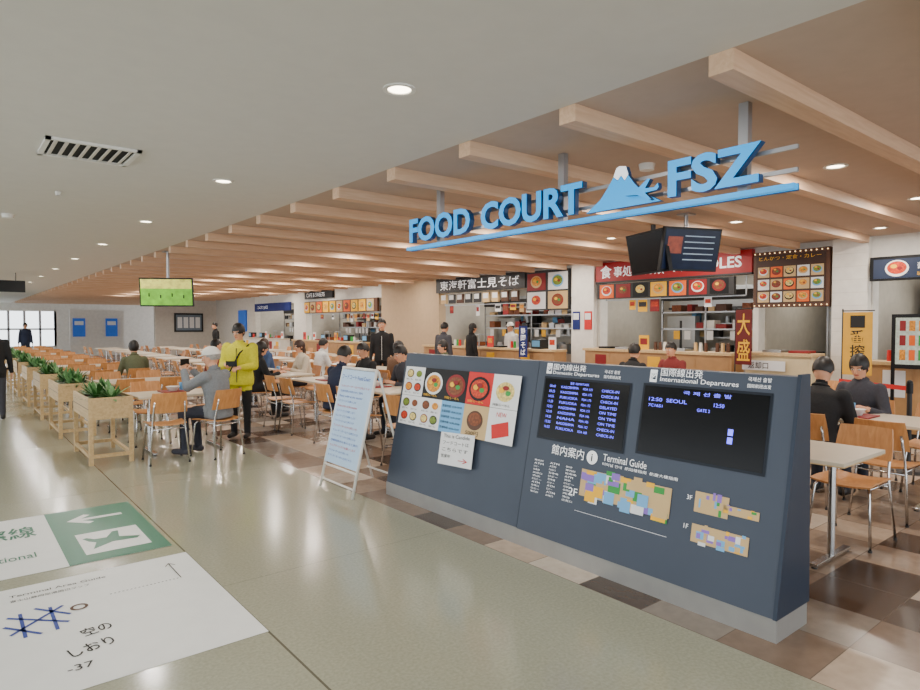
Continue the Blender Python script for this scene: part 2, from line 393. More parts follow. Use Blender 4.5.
b.obj('menu_photo_panel')
b = B()
for k in range(9): b.box((10.92, 14.4-k*.36, 2.2), (10.98, 14.15-k*.36, 2.45), random.choice([brown, tan, dark])); b.box((10.915, 14.37-k*.36, 2.3), (10.92, 14.18-k*.36, 2.43), paper)
b.obj('hanging_menu_plates')
def banner(x, y, z0, z1, w, mat, txt, tm, nm):
    b = B(); b.box((x, y-w/2, z0), (x+.006, y+w/2, z1), mat)
    b.cyl((x+.01, y+w/2+.01, 0), (x+.01, y+w/2+.01, z1+.05), .01, .01, dark, 8); b.cyl((x+.01, y+w/2+.02, z1+.02), (x+.01, y-w/2-.02, z1+.02), .008, .008, dark, 8)
    b.cyl((x+.01, y+w/2+.01, 0), (x+.01, y+w/2+.01, .05), .13, .12, dark, 16)
    n = len(txt); h = (z1-z0-.06)/n
    for i, ch in enumerate(txt): b.text(ch, (x-.004, y, z1-.03-(i+1)*h+h*.08), RT, UPZ, h*.84, tm, w=min(w*.8, h*.9), align='c', off=.01)
    b.obj(nm)
navy = M('navy_cloth', (24,40,110), .8)
banner(10.2, 10.35, .87, 1.58, .26, navy, '静岡そば', wtxt, 'vertical_banner')
banner(9.9, 3.42, .9, 1.78, .37, M('gold_cloth', (222,168,50), .6), '一番搾り', btxt, 'vertical_banner')
banner(10.15, 5.18, .95, 1.85, .27, M('banner_red', (104,18,16), .6), '大盛', yel, 'vertical_banner')
b = B(); b.box((10.9, 20.9, 2.6), (10.985, 23.2, 2.9), black); b.text('CAFE & SWEETS', (10.895, 23.0, 2.67), RT, UPZ, .15, wtxt); b.obj('cafe_sign')
b = B(); b.box((10.9, 17.8, 2.05), (10.98, 23.2, 2.5), brown)
for k in range(10):
    yy = 23.0-k*.53; b.box((10.89, yy-.22, 2.08), (10.9, yy+.22, 2.47), [yel, tan, orange, yel][k % 4]); bowl(b, 10.88, yy, 2.27, .15, k)
b.obj('menu_photo_strip')
b = B(); b.box((10.9, 24.6, 2.2), (10.98, 28.4, 2.55), navy); b.text('とんかつ JUICE', (10.89, 28, 2.28), RT, UPZ, .18, wtxt); b.obj('stall_name_sign')
b = B(); b.box((10.93, 29.6, 1.3), (10.99, 30.6, 2.3), MC['poster_blue']); b.obj('blue_poster')
for nm, yy, mt in (('wall_poster', 9.0, red), ('wall_poster', 9.33, navy)):
    b = B(); b.box((10.83, yy-.1, 1.5), (10.848, yy+.1, 1.9), mt); b.box((10.825, yy-.08, 1.72), (10.83, yy+.08, 1.86), paper); b.obj(nm)

# ------------------------------------------------------------ kiosk
b = B()
YE = 1.44
XF = lambda z: 3.2+.24*(z-.12)/1.21
KN = V((-1.21, 0, .24)).normalized(); KU = V((.24, 0, 1.21)).normalized()
def prism(b, y0, y1, prof, mat):
    n = len(prof); vs = [(x, y0, z) for x, z in prof]+[(x, y1, z) for x, z in prof]
    fs = [list(range(n)), list(range(n, 2*n))[::-1]]+[(i, n+i, n+(i+1) % n, (i+1) % n) for i in range(n)]
    b.add(vs, fs, mat)
prism(b, YE+.02, 3.31, [(3.2, .12), (3.44, 1.33), (3.53, 1.33), (3.56, .12)], slate)
prism(b, 3.325, 5.09, [(3.212, .12), (3.452, 1.33), (3.53, 1.33), (3.56, .12)], slate)
prism(b, YE, YE+.02, [(3.192, .12), (3.434, 1.343), (3.54, 1.343), (3.57, .12)], slate2)
b.box((3.205, YE+.005, 0), (3.555, 5.085, .12), kick)
b.box((3.56, YE+.05, .12), (3.57, 5.07, 1.2), dark)
def KP(y, z, o=.004): return V((XF(z), y, z))+KN*o
def kq(y0, y1, z0, z1, mat, o=.004, b=b):
    b.quad(KP(y0, z0, o), KP(y1, z0, o), KP(y1, z1, o), KP(y0, z1, o), mat)
def kt(t, y, z, h, mat=wtxt, w=None, o=.006, off=0.002, b=b, al='l'): b.text(t, KP(y, z, o), RT, KU, h, mat, w=w, off=off, align=al)
frame = M('screen_frame', (28,34,44), .35, spec=.2)
kq(3.235, 2.47, .78, 1.225, frame, .004); kq(3.22, 2.485, .795, 1.21, scr, .006)
kq(2.385, 1.575, .80, 1.235, frame, .004); kq(2.37, 1.59, .815, 1.22, scr, .006)
kt('国内線出発', 3.16, 1.275, .045, w=.30); kt('Domestic Departures', 3.16, 1.238, .03, w=.42); kt('국내선 출발', 2.70, 1.275, .024); kt('国内航班出发', 2.70, 1.243, .022)
kt('国際線出発', 2.27, 1.285, .05, w=.28); kt('International Departures', 2.27, 1.245, .036, w=.50); kt('국제선 출발', 1.72, 1.29, .024, w=.13); kt('国际航班出发', 1.72, 1.255, .022, w=.13)
for yy in (3.22, 2.34):
    kq(yy+.005, yy-.045, 1.245, 1.32, wtxt, .005); b.text('✈', KP(yy-.002, 1.26, .0065), RT, KU, .04, slate2, w=.04)
for r in range(9):
    z = 1.15-r*.036
    kt('%02d:%02d' % (8+r, random.choice([10,25,40,55])), 3.17, z, .018, scrt, o=.008, off=0); kt(random.choice(['SAPPORO', 'FUKUOKA', 'NAHA', 'KAGOSHIMA']), 3.06, z, .018, scrt, w=.16, o=.008, off=0)
    kt('FDA %d' % random.randint(131, 189), 2.86, z, .016, scrt, w=.08, o=.008, off=0)
    kt(random.choice(['DELAYED', 'ON TIME', 'CHECK-IN']), 2.70, z, .018, scrt, w=.14, o=.008, off=0)
kt('출발  DEPARTURES', 2.98, 1.18, .018, scrt, o=.008, off=0)
kt('국 제 선 출 발', 2.1, 1.185, .022, scrt, w=.3, o=.008)
kt('12:50  SEOUL', 2.33, 1.13, .022, scrt, w=.26, o=.008); kt('12:50', 1.9, 1.13, .022, scrt, o=.008); kt('7C1651', 2.33, 1.095, .018, scrt, w=.1, o=.008); kt('GATE 2', 2.0, 1.095, .018, scrt, w=.08, o=.008)
kq(1.80, 1.77, .985, 1.02, scrt, .008); kq(1.80, 1.77, .94, .975, scrt, .008)
kt('館内案内', 3.07, .69, .07, w=.29); b.disc(KP(2.71, .72, .006), RT, KU, .045, .045, wtxt); kt('i', 2.71, .695, .05, btxt, o=.009, al='c', off=.02)
kt('Terminal Guide', 2.62, .715, .045, w=.33); kt('터미널 안내  航站楼指南  航廈大樓指南', 2.62, .685, .02, w=.55)
for c in range(3):
    for r in range(11):
        y0 = 3.22-c*.15; kt(random.choice(['ロビー', '売店', '案内所', 'ATM', '駐車場', '出発口']), y0, .62-r*.022, .013, w=random.uniform(.05, .1), off=0)
kt('2F', 2.87, .45, .05, w=.075); kt('3F', 2.0, .60, .026); kt('1F', 2.0, .44, .026)
def kmap(y0, y1, z0, z1, n):
    kq(y0, y1, z0+(z1-z0)*.15, z1-(z1-z0)*.1, tan, .005)
    for k in range(n):
        w = (y0-y1)*random.uniform(.05, .16); h = (z1-z0)*random.uniform(.12, .32)
        yy = random.uniform(y1+w, y0); z = random.uniform(z0, z1-h)
        kq(yy, yy-w, z, z+h, random.choice([yel, green, purple, ltb, tan, paper, ltb, purple, tan]), .0055+k*.00006)
kmap(2.78, 2.1, .43, .66, 50); kmap(1.78, 1.58, .56, .62, 8); kmap(1.95, 1.75, .52, .67, 8); kmap(1.95, 1.62, .36, .49, 22)
kq(2.8, 2.1, .36, .362, wtxt, .005)
b.obj('terminal_information_board', bevel=.003)
b = B(); y0 = 5.02; cw = 1.56/5
for c in range(5):
    for r in range(2):
        ya = y0-c*cw; za = .945-r*.265
        m = [[paper, black, black, red, paper], [paper, paper, ltb, tan, paper]][r][c]
        kq(ya, ya-cw, za, za+.262, m, .016, b)
        if c == 0 or (c == 1 and r == 1):
            for i in range(2):
                for j in range(2):
                    p = KP(ya-cw*(.28+.45*i), za+.08+.12*j, .018); b.disc(p, RT, KU, .055, .040, [redk, black, brown, paper][(i+j*2) % 4]); b.disc(p+KN*.002, RT, KU, .045, .031, FOODS[(i+2*j+c+r) % 5]); kt('醤油らーめん', ya-cw*(.12+.45*i), za+.018+.12*j, .016, btxt, w=.1, o=.02, b=b)
        elif c == 2 and r == 1:
            for i in range(5): kt('営業時間 10:00-20:00', ya-.02, za+.21-i*.045, .022, btxt, w=cw*.85, o=.018, b=b)
        elif c == 4 and r == 1:
            b.obox(KP(ya-cw*.5, za+.1, .018), (.19, .11, .003), ((V(RT)+KU*.25).normalized(), (KU-V(RT)*.25).normalized(), KN), red); kt('NEW', ya-cw*.3, za+.2, .035, red, o=.018, b=b)
        elif c == 3 and r == 1:
            b.disc(KP(ya-cw*.5, za+.14, .018), RT, KU, .1, .08, brown); b.disc(KP(ya-cw*.5, za+.15, .02), RT, KU, .08, .055, fb); kt('500円', ya-cw*.2, za+.02, .035, btxt, w=.16, o=.02, b=b)
        else:
            p = KP(ya-cw*.5, za+.13, .018); b.disc(p, RT, KU, .13, .1, [paper, paper, redk, black, paper][c]); b.disc(p+KN*.002, RT, KU, .105, .078, [fg, fg, fb, fr, fp][c]); b.disc(p+KN*.004+V((0, .04, .01)), RT, KU, .032, .022, yel); b.disc(p+KN*.004-V((0, .035, .01)), RT, KU, .03, .02, green); b.disc(p+KN*.004+V((0, -.01, .03)), RT, KU, .035, .018, redk)
            kt('特製らーめん', ya-cw*.1, za+.015, .022, btxt if m is paper else yel, w=.2, o=.02, b=b)
b.obj('menu_poster')
b = B(); rr = (V(RT)+KU*.05).normalized(); uu = KN.cross(rr).normalized()
if uu.z < 0: uu = -uu
b.obox(KP(4.1, .56, .024), (.44, .27, .003), (rr, uu, KN), paper)
for i, t in enumerate(['This is Candide', 'フードコートは', 'こちらです', '営業中']):
    b.text(t, KP(4.28, .64-i*.055, .028), rr, uu, .03, btxt, w=.34 if i < 3 else .12)
b.text('→', KP(4.05, .46, .028), rr, uu, .04, red, w=.12)
b.obj('paper_notice')

# ------------------------------------------------------------ FOOD COURT hanging sign
b = B(); SX = 3.68
def stxt(t, yl, yr, z, h):
    b.text(t, (SX, yl, z), RT, UPZ, h, cyan, w=yl-yr, off=.032, ext=.001)
    b.text(t, (SX+.034, yl, z), RT, UPZ, h, cyand, w=yl-yr, off=.032, ext=.07)
stxt('FOOD', 5.38, 4.42, 2.43, .24); stxt('COURT', 4.27, 3.12, 2.43, .24); stxt('FSZ', 2.40, 1.79, 2.43, .24)
b.box((SX-.01, 1.60, 2.36), (SX+.05, 5.42, 2.392), cyan); b.box((SX+.05, 1.60, 2.355), (SX+.06, 5.42, 2.397), cyand)
for z in (2.47, 2.60): b.box((SX+.08, 1.62, z), (SX+.10, 5.4, z+.025), alu)
def poly(pts, mat, t=.04, x=SX):
    n = len(pts); vs = [(x, p[0], p[1]) for p in pts]+[(x+t, p[0], p[1]) for p in pts]
    b.add(vs, [list(range(n))], mat); b.add(vs, [list(range(n, 2*n))[::-1]]+[(i, n+i, n+(i+1) % n, (i+1) % n) for i in range(n)], cyand)
poly([(3.08, 2.42), (2.95, 2.50), (2.88, 2.58), (2.835, 2.64), (2.80, 2.61), (2.77, 2.64), (2.74, 2.60), (2.71, 2.635), (2.66, 2.57), (2.58, 2.49), (2.45, 2.42)], cyan)
poly([(2.835, 2.645), (2.81, 2.70), (2.785, 2.71), (2.73, 2.70), (2.71, 2.64), (2.74, 2.605), (2.77, 2.645), (2.80, 2.615)], fwhite)
poly([(2.72, 2.50), (2.60, 2.515), (2.52, 2.57), (2.50, 2.565), (2.54, 2.51), (2.47, 2.505), (2.44, 2.53), (2.435, 2.50), (2.45, 2.485), (2.54, 2.48), (2.49, 2.43), (2.51, 2.43), (2.6, 2.475), (2.7, 2.485)][::-1], cyan, x=SX-.05)
for yy in (5.02, 3.42, 1.95): b.box((SX+.10, yy-.03, 2.40), (SX+.15, yy+.03, H-.002), alu)
b.obj('food_court_hanging_sign')

# ------------------------------------------------------------ A-frame sign
b = B()
def PA(y, z): return V((2.86+.27*z/1.17, y, z))
an = V((-1.17, 0, .27)).normalized(); au = V((.27, 0, 1.17)).normalized()
ya_, yb_ = 5.12, 5.76
for y in (ya_, yb_):
    b.tube([PA(y, .0), PA(y, 1.18)], .014, white); b.tube([(3.46, y, 0), PA(y, 1.16)+V((.02, 0, 0))], .012, white)
for z, r_ in ((1.17, .014), (.22, .012), (.08, .01)): b.tube([PA(ya_, z), PA(yb_, z)], r_, white)
b.tube([(3.40, ya_, .12), (3.40, yb_, .12)], .01, white)
b.obox(PA(5.44, .70)+an*.006, (.64, .93, .01), (V(RT), au, an), paperb)
b.text('フードコート Food Court', PA(5.72, 1.06)+an*.014, RT, au, .045, blu, w=.54)
for i in range(15):
    b.text(random.choice(['営業時間のお知らせと案内', 'ラストオーダーは十九時三十分', 'Please order at the counter', 'セルフサービスでお願いします']), PA(5.71, .98-i*.048)+an*.014, RT, au, .022, blu if i % 4 else red, w=random.uniform(.35, .55))
b.obj('a_frame_sign_board')

# ------------------------------------------------------------ floor graphics
b = B(); z = .002
def fq(x0, x1, y0, y1, mat, z=z): b.quad((x0, y0, z), (x1, y0, z), (x1, y1, z), (x0, y1, z), mat)
fl = M('floor_film', (232,234,232), .4, noise=.02)
fq(-1.2, 1.24, 4.86, 6.33, fl); fq(.60, 1.24, 4.86, 6.33, teal, .003)
def tri(pts, mat, z=.004): b.add([(p[0], p[1], z) for p in pts], [list(range(len(pts)))], mat)
tri([(.80, 6.0), (.80, 5.94), (1.12, 5.94), (1.12, 6.0)], fl); tri([(.72, 5.97), (.86, 6.12), (.90, 6.08), (.80, 5.97), (.90, 5.86), (.86, 5.82)], fl)
tri([(.72, 5.02), (1.14, 5.02), (1.14, 5.55), (.72, 5.55)], fl)
tri([(.78, 5.12), (.92, 5.22), (1.08, 5.2), (1.11, 5.25), (.98, 5.32), (1.0, 5.48), (.96, 5.48), (.90, 5.35), (.82, 5.36), (.78, 5.42), (.75, 5.41), (.78, 5.32), (.82, 5.27)], teal, .005)
b.text('国際線', (-.02, 5.72, .004), (1, 0, 0), (0, 1, 0), .32, teal, w=.52, off=.012)
b.text('International', (-.05, 5.2, .004), (1, 0, 0), (0, 1, 0), .12, teal, w=.5)
b.obj('floor_direction_sticker')
b = B(); fq(-1.2, 1.275, 3.17, 4.66, fl)
def ring(cx, cy, r, w, mat, zz=.004, n=24):
    vs = []
    for i in range(n):
        a = 2*math.pi*i/n; vs += [(cx+math.cos(a)*r, cy+math.sin(a)*r, zz), (cx+math.cos(a)*(r-w), cy+math.sin(a)*(r-w), zz)]
    b.add(vs, [(2*i, (2*i+2) % (2*n), (2*i+3) % (2*n), 2*i+1) for i in range(n)], mat)
def fline(p, q, w, mat, zz=.004):
    p = V((*p, zz)); q = V((*q, zz)); d = (q-p).normalized(); nn = V((-d.y, d.x, 0))*w/2
    b.quad(p-nn, q-nn, q+nn, p+nn, mat)
dbl = M('deep_blue', (30,60,150), .5, noise=0)
for p, q in (((.22, 3.95), (.48, 4.2)), ((.22, 4.2), (.48, 3.95)), ((.28, 3.88), (.28, 4.22)), ((.42, 3.88), (.42, 4.22)), ((.2, 4.08), (.35, 3.88)), ((.35, 4.25), (.5, 4.05))): fline(p, q, .018, dbl)
ring(.55, 4.12, .045, .016, brown)
for i in range(18): fline((.72+i*.022, 4.2+i*.0), (.73+i*.022, 4.2), .008, btxt)
fline((1.12, 4.2), (1.12, 4.5), .006, btxt); fline((1.12, 4.5), (1.09, 4.45), .006, btxt); fline((1.12, 4.5), (1.15, 4.45), .006, btxt)
b.text('空の', (.52, 3.70, .004), (1, .2, 0), (-.2, 1, 0), .10, btxt, w=.14, off=.01); b.text('しおり', (.44, 3.50, .004), (1, .2, 0), (-.2, 1, 0), .10, btxt, w=.2, off=.01)
b.text('-37', (.40, 3.36, .004), (1, 0, 0), (0, 1, 0), .06, btxt)
b.text('Terminal Area Guide', (.25, 4.5, .004), (1, 0, 0), (0, 1, 0), .035, btxt, w=.5); b.text('富士山静岡空港周辺マップ', (.25, 4.42, .004), (1, 0, 0), (0, 1, 0), .035, btxt, w=.4)
b.obj('floor_map_sticker')

# ------------------------------------------------------------ ceiling fixtures
b = B(); vx0, vx1, vy0, vy1 = .57, 1.2, 5.4, 5.97
for a_, c_ in (((vx0, vy0), (vx1, vy0+.035)), ((vx0, vy1-.035), (vx1, vy1)), ((vx0, vy0), (vx0+.035, vy1)), ((vx1-.035, vy0), (vx1, vy1))): b.box((*a_, H-.02), (*c_, H-.001), white)
b.box((vx0+.03, vy0+.03, H-.003), (vx1-.03, vy1-.03, H-.001), M('vent_inner', (28,28,28), .8))
for k in range(8):
    x = vx0+.07+k*.07; b.obox((x, (vy0+vy1)/2, H-.014), (.032, vy1-vy0-.07, .003), (V((.94,0,.34)), V((0,1,0)), V((-.34,0,.94))), white)
b.obj('air_vent')
rng = M('downlight_trim', (225,222,215), .4)
glow = M('downlight_lens', (255,240,210), .4, emit=12, noise=0)
dm = B()
def rg(bb, r0, r1, z0, z1, mat, n=24):
    vs = []
    for i in range(n):
        a = 2*math.pi*i/n; vs += [(math.cos(a)*r0, math.sin(a)*r0, z0), (math.cos(a)*r1, math.sin(a)*r1, z1)]
    bb.add(vs, [(2*i, (2*i+2) % (2*n), (2*i+3) % (2*n), 2*i+1) for i in range(n)], mat)
rg(dm, .095, .07, -.008, -.008, rng); rg(dm, .095, .095, 0, -.008, rng); rg(dm, .07, .066, -.008, -.002, rng); dm.disc((0, 0, -.0025), (1,0,0), (0,-1,0), .066, .066, glow)
src = None
def downlight(x, y, e, col=(1, .9, .78)):
    global src
    if src is None: o = dm.obj('ceiling_downlight', loc=(x, y, H), origin=(0, 0, 0)); src = o
    else: o = inst(src, 'ceiling_downlight', (x, y, H))
    l = bpy.data.lights.new('lamp', 'AREA'); l.shape = 'DISK'; l.size = .11; l.energy = e; l.color = col
    lo = bpy.data.objects.new('lamp', l); SC.collection.objects.link(lo); lo.parent = o; lo.location = (0, 0, -.012)
for k in range(11): downlight(2.04, .1+k*2.98, 30, (1, .93, .85))
for k in range(6): downlight(-1.5, 1+k*5.5, 30, (1, .96, .9))
for k in range(15):
    for x in (5.9, 8.05): downlight(x, 2.23+k*2.0, 31)
for k in range(8): downlight(10.1, 3.23+k*3.0, 26)
b = B(); b.cyl((.6, 9.5, H-.05), (.6, 9.5, H), .06, .07, white); b.obj('smoke_detector')
b = B(); b.cyl((.9, 7.6, H-.04), (.9, 7.6, H), .02, .03, white); b.disc((.9, 7.6, H-.04), (1,0,0), (0,1,0), .03, .03, white); b.obj('sprinkler_head')
b = B(); b.cyl((4.6, 3.2, H-.05), (4.6, 3.2, H), .06, .07, white); b.obj('smoke_detector')

def tv(c, yaw, w, h, mat, nm, tilt=.1, mount=True):
    b = B(); R = Matrix.Rotation(yaw, 3, 'Z') @ Matrix.Rotation(tilt, 3, 'X')
    X, Y, Z = R @ V((1,0,0)), R @ V((0,1,0)), R @ V((0,0,1)); c = V(c)
    b.obox(c, (w, .05, h), (X, Y, Z), black); b.obox(c-Y*.027, (w-.04, .004, h-.05), (X, Y, Z), mat)
    b.obox(c+Y*.05, (.3, .06, .25), (X, Y, Z), dark)
    if mount:
        b.cyl(c+Y*.08, (c.x+Y.x*.08, c.y+Y.y*.08, H), .025, .025, alu); b.box((c.x+Y.x*.08-.08, c.y+Y.y*.08-.08, H-.02), (c.x+Y.x*.08+.08, c.y+Y.y*.08+.08, H-.001), alu)
    return b, c, X, Y, Z
tvg = M('tv_field', (90,150,20), .3, emit=1.1, noise=.5, nscale=9)
b, c, X, Y, Z = tv((3.13, 12.4, 2.2), -.55, .93, .52, tvg, '')
b.obox(c-Y*.031+Z*.15, (.88, .003, .17), (X, Y, Z), M('tv_sky', (190,186,80), .3, emit=.8, noise=.5, nscale=12))
for i in range(4): b.obox(c-Y*.033-X*(.3-i*.2)-Z*(.05+.03*(i % 2)), (.02, .003, .06), (X, Y, Z), black)
b.obj('hanging_television')
tvd = M('tv_navy', (16,26,50), .2, emit=.25, noise=.3, spec=.2)
b, c, X, Y, Z = tv((6.98, 4.24, 2.51), -.38, .80, .52, tvd, '', .22)
tvl = M('tvline', (150,170,190), .5, emit=.4)
for i in range(5): b.obox(c-Y*.031+Z*(.16-i*.07)+X*.1, (.42, .003, .012), (X, Y, Z), tvl)
b.obox(c-Y*.031-X*.24+Z*.05, (.2, .003, .2), (X, Y, Z), M('tv_pic', (120,50,30), .4, emit=.4, noise=.5, nscale=20))
b.obj('hanging_television')
b, c, X, Y, Z = tv((6.80, 4.70, 2.50), -1.95, .80, .52, scr, '', .2, False)
b.cyl(c+Y*.07, (c.x+Y.x*.07, c.y+Y.y*.07, H), .03, .03, dark)
b.obj('hanging_television')

# ------------------------------------------------------------ furniture
def panel(b, f, nu, nv, t, mat):
    P = [[V(f(i/nu, j/nv)) for i in range(nu+1)] for j in range(nv+1)]
    vs = []
    for side in (0, 1):
        for j in range(nv+1):
            for i in range(nu+1):
                du = P[j][min(i+1, nu)]-P[j][max(i-1, 0)]; dv = P[min(j+1, nv)][i]-P[max(j-1, 0)][i]
                n = du.cross(dv).normalized(); vs.append(P[j][i]+n*t*(.5 if side else -.5))
    K = (nu+1)*(nv+1); idx = lambda i, j, s: s*K+j*(nu+1)+i
    fs = []
    for j in range(nv):
        for i in range(nu):
            fs.append((idx(i,j,1), idx(i+1,j,1), idx(i+1,j+1,1), idx(i,j+1,1))); fs.append((idx(i,j,0), idx(i,j+1,0), idx(i+1,j+1,0), idx(i+1,j,0)))
    for i in range(nu): fs += [(idx(i,0,0), idx(i+1,0,0), idx(i+1,0,1), idx(i,0,1)), (idx(i,nv,1), idx(i+1,nv,1), idx(i+1,nv,0), idx(i,nv,0))]
    for j in range(nv): fs += [(idx(0,j,1), idx(0,j+1,1), idx(0,j+1,0), idx(0,j,0)), (idx(nu,j,0), idx(nu,j+1,0), idx(nu,j+1,1), idx(nu,j,1))]
    b.add(vs, fs, mat, False)
b = B()
def seat(u, v):
    x = (u-.5)*.41*(1-.06*(1-v)); y = -.19+v*.40; z = .445+.018*(abs(u-.5)*2)**2.2-.02*max(0, v-.8)*5*.6
    return (x, y, z)
def backp(u, v):
    x = (u-.5)*.40*(1-.1*v*v); y = -.205-.06*v+.035*(abs(u-.5)*2)**2*1.0; z = .59+.235*v
    return (x, y, z)
panel(b, seat, 8, 8, .013, ply); panel(b, backp, 8, 6, .012, ply)
for sx in (-1, 1):
    b.tube([(sx*.17, .14, .432), (sx*.185, .17, .40), (sx*.215, .215, .012)], .0105, chrome)
    b.tube([(sx*.21, -.235, .012), (sx*.18, -.185, .40), (sx*.172, -.19, .50), (sx*.165, -.235, .66), (sx*.16, -.245, .72)], .0105, chrome)
    b.tube([(sx*.172, .15, .425), (sx*.172, -.18, .425)], .009, chrome)
    b.cyl((sx*.215, .215, 0), (sx*.215, .215, .015), .014, .014, dark, 8); b.cyl((sx*.21, -.235, 0), (sx*.21, -.235, .015), .014, .014, dark, 8)
b.tube([(-.172, .14, .425), (.172, .14, .425)], .009, chrome); b.tube([(-.178, -.185, .40), (.178, -.185, .40)], .009, chrome)
CH = b
chsrc = None
def chair(x, y, hx, hy):
    global chsrc
    rot = math.atan2(-hx, hy)
    if chsrc is None: chsrc = CH.obj('dining_chair', loc=(x, y, 0), origin=(0,0,0), rot=rot); return chsrc
    return inst(chsrc, 'dining_chair', (x, y, 0), rot)
TB = B()
TB.box((-.6, -.36, .715), (.6, .36, .738), tabw); TB.box((-.602, -.362, .708), (.602, .362, .716), oak)
for sx in (-1, 1):
    TB.cyl((sx*.4, 0, .03), (sx*.4, 0, .708), .024, .024, chrome, 16); TB.obox((sx*.4, 0, .022), (.05, .56, .022), (V((1,0,0)), V((0,1,0)), V((0,0,1))), chrome)
    TB.box((sx*.4-.05, -.22, .695), (sx*.4+.05, .22, .708), dark)
    for sy in (-1, 1): TB.cyl((sx*.4, sy*.26, 0), (sx*.4, sy*.26, .014), .02, .02, dark, 10)
tbsrc = None
def table(x, y, rot=math.pi/2):
    global tbsrc
    if tbsrc is None: tbsrc = TB.obj('dining_table', loc=(x, y, 0), origin=(0,0,0), rot=rot, bevel=.003); return
    inst(tbsrc, 'dining_table', (x, y, 0), rot)
def jit(a=.03): return random.uniform(-a, a)
for ci, X0 in enumerate((4.67, 6.72, 8.77)):
    for k in range(15):
        Y0 = 2.15+k*1.75
        if ci == 2 and k == 0: continue
        table(X0, Y0)
        ys = (.3, -.3) if k < 9 else (random.choice([.3, -.3]),)
        for dy in ys:
            if ci == 0 and k == 0:
                if dy > 0: chair(4.08, Y0+dy, 1, 0)
                else: chair(5.24, Y0+dy-.02, -1, 0.05)
                continue
            chair(X0-.60, Y0+dy+jit(), 1, jit(.08)); chair(X0+.60, Y0+dy+jit(), -1, jit(.08))
table(2.35, 8.62, 0)
chair(1.98, 7.98, .05, 1); chair(2.56, 7.93, -.35, 1)
chair(2.1, 9.28, 0, -1); chair(2.7, 9.26, 0, -1)
for k in range(1, 9):
    Y0 = 8.62+k*2.35; table(2.35, Y0, 0)
    chair(2.05, Y0-.64, jit(.1), 1); chair(2.65, Y0-.62, jit(.1), 1); chair(2.05, Y0+.64, jit(.1), -1); chair(2.65, Y0+.62, jit(.1), -1)
pw = wood('planter_wood', (186,154,106), (208,178,130), .55, 1)
leaf1 = M('leaf_green', (44,98,38), .5, noise=.3, nscale=30); leaf2 = M('leaf_light', (104,150,90), .5, noise=.25, nscale=30); soil = M('soil', (50,36,28), .9, noise=.3, nscale=40)
b = B(); W, L = .23, .56
for sx in (-1, 1): b.box((sx*W, -L, .52), (sx*(W-.02), L, .77), pw)
for sy in (-1, 1): b.box((-W, sy*L, .52), (W, sy*(L-.02), .77), pw)
b.box((-W+.02, -L+.02, .52), (W-.02, L-.02, .54), pw); b.box((-W+.02, -L+.02, .54), (W-.02, L-.02, .73), soil)
for sx in (-1, 1):
    for sy in (-1, 1): b.box((sx*W, sy*L, 0), (sx*(W-.045), sy*(L-.045), .52), pw)
    b.box((sx*(W-.005), -L+.045, .08), (sx*(W-.035), L-.045, .12), pw); b.box((sx*W, -L, .64), (sx*(W+.004), L, .645), brown)
for sy in (-1, 1): b.box((-W+.045, sy*(L-.005), .08), (W-.045, sy*(L-.035), .12), pw)
for g in range(8):
    gx = random.uniform(-.1, .1); gy = -.47+g*.135
    for k in range(30):
        a = random.uniform(0, 6.283); e = random.uniform(.1, 1.35); ln = random.uniform(.17, .29)*(1.05 if g in (1, 2, 3, 4) else .8)
        d = V((math.cos(a)*math.cos(e), math.sin(a)*math.cos(e), math.sin(e))); sd = d.cross(V((0,0,1))).normalized()
        p = V((gx, gy, .73)); w = random.uniform(.014, .026); vs = []
        for t, ww in ((0, .4), (.35, 1), (.7, .9), (1, .05)):
            q = p+d*ln*t-V((0, 0, 1))*.07*t*t*math.cos(e); q.x = max(-.3, min(.3, q.x)); vs += [q-sd*w*ww, q+sd*w*ww]
        b.add(vs, [(0,1,3,2), (2,3,5,4), (4,5,7,6)], leaf1 if random.random() < .55 else leaf2, True)
PL = b.obj('planter_box', loc=(1.45, 8.75, 0), origin=(0,0,0))
for k in range(1, 7): inst(PL, 'planter_box', (1.42, 8.75+k*2.25, 0), math.pi if k % 2 else 0)
def stanchion(x, y, dirv):
    b = B(); b.cyl((x, y, 0), (x, y, .03), .16, .13, dark, 24); b.cyl((x, y, .03), (x, y, .93), .025, .025, dark, 14); b.cyl((x, y, .86), (x, y, .97), .033, .033, black, 14); b.sphere((x, y, .975), .03, black)
    d = V(dirv); c = V((x, y, .91))+d*.53; b.obox(c, (1.0, .004, .05), (d, d.cross(V((0,0,1))), V((0,0,1))), red)
    b.obj('queue_stanchion')
stanchion(8.1, 2.28, (.5, .866, 0)); stanchion(8.1, 1.1, (0, 1, 0))
b = B(); b.box((.6, 20, 2.45), (1.6, 20.08, 2.75), black); b.box((.65, 19.99, 2.52), (.9, 20, 2.68), yel); b.cyl((.8, 20.04, 2.75), (.8, 20.04, H), .01, .01, dark); b.cyl((1.4, 20.04, 2.75), (1.4, 20.04, H), .01, .01, dark); b.obj('hanging_direction_sign')

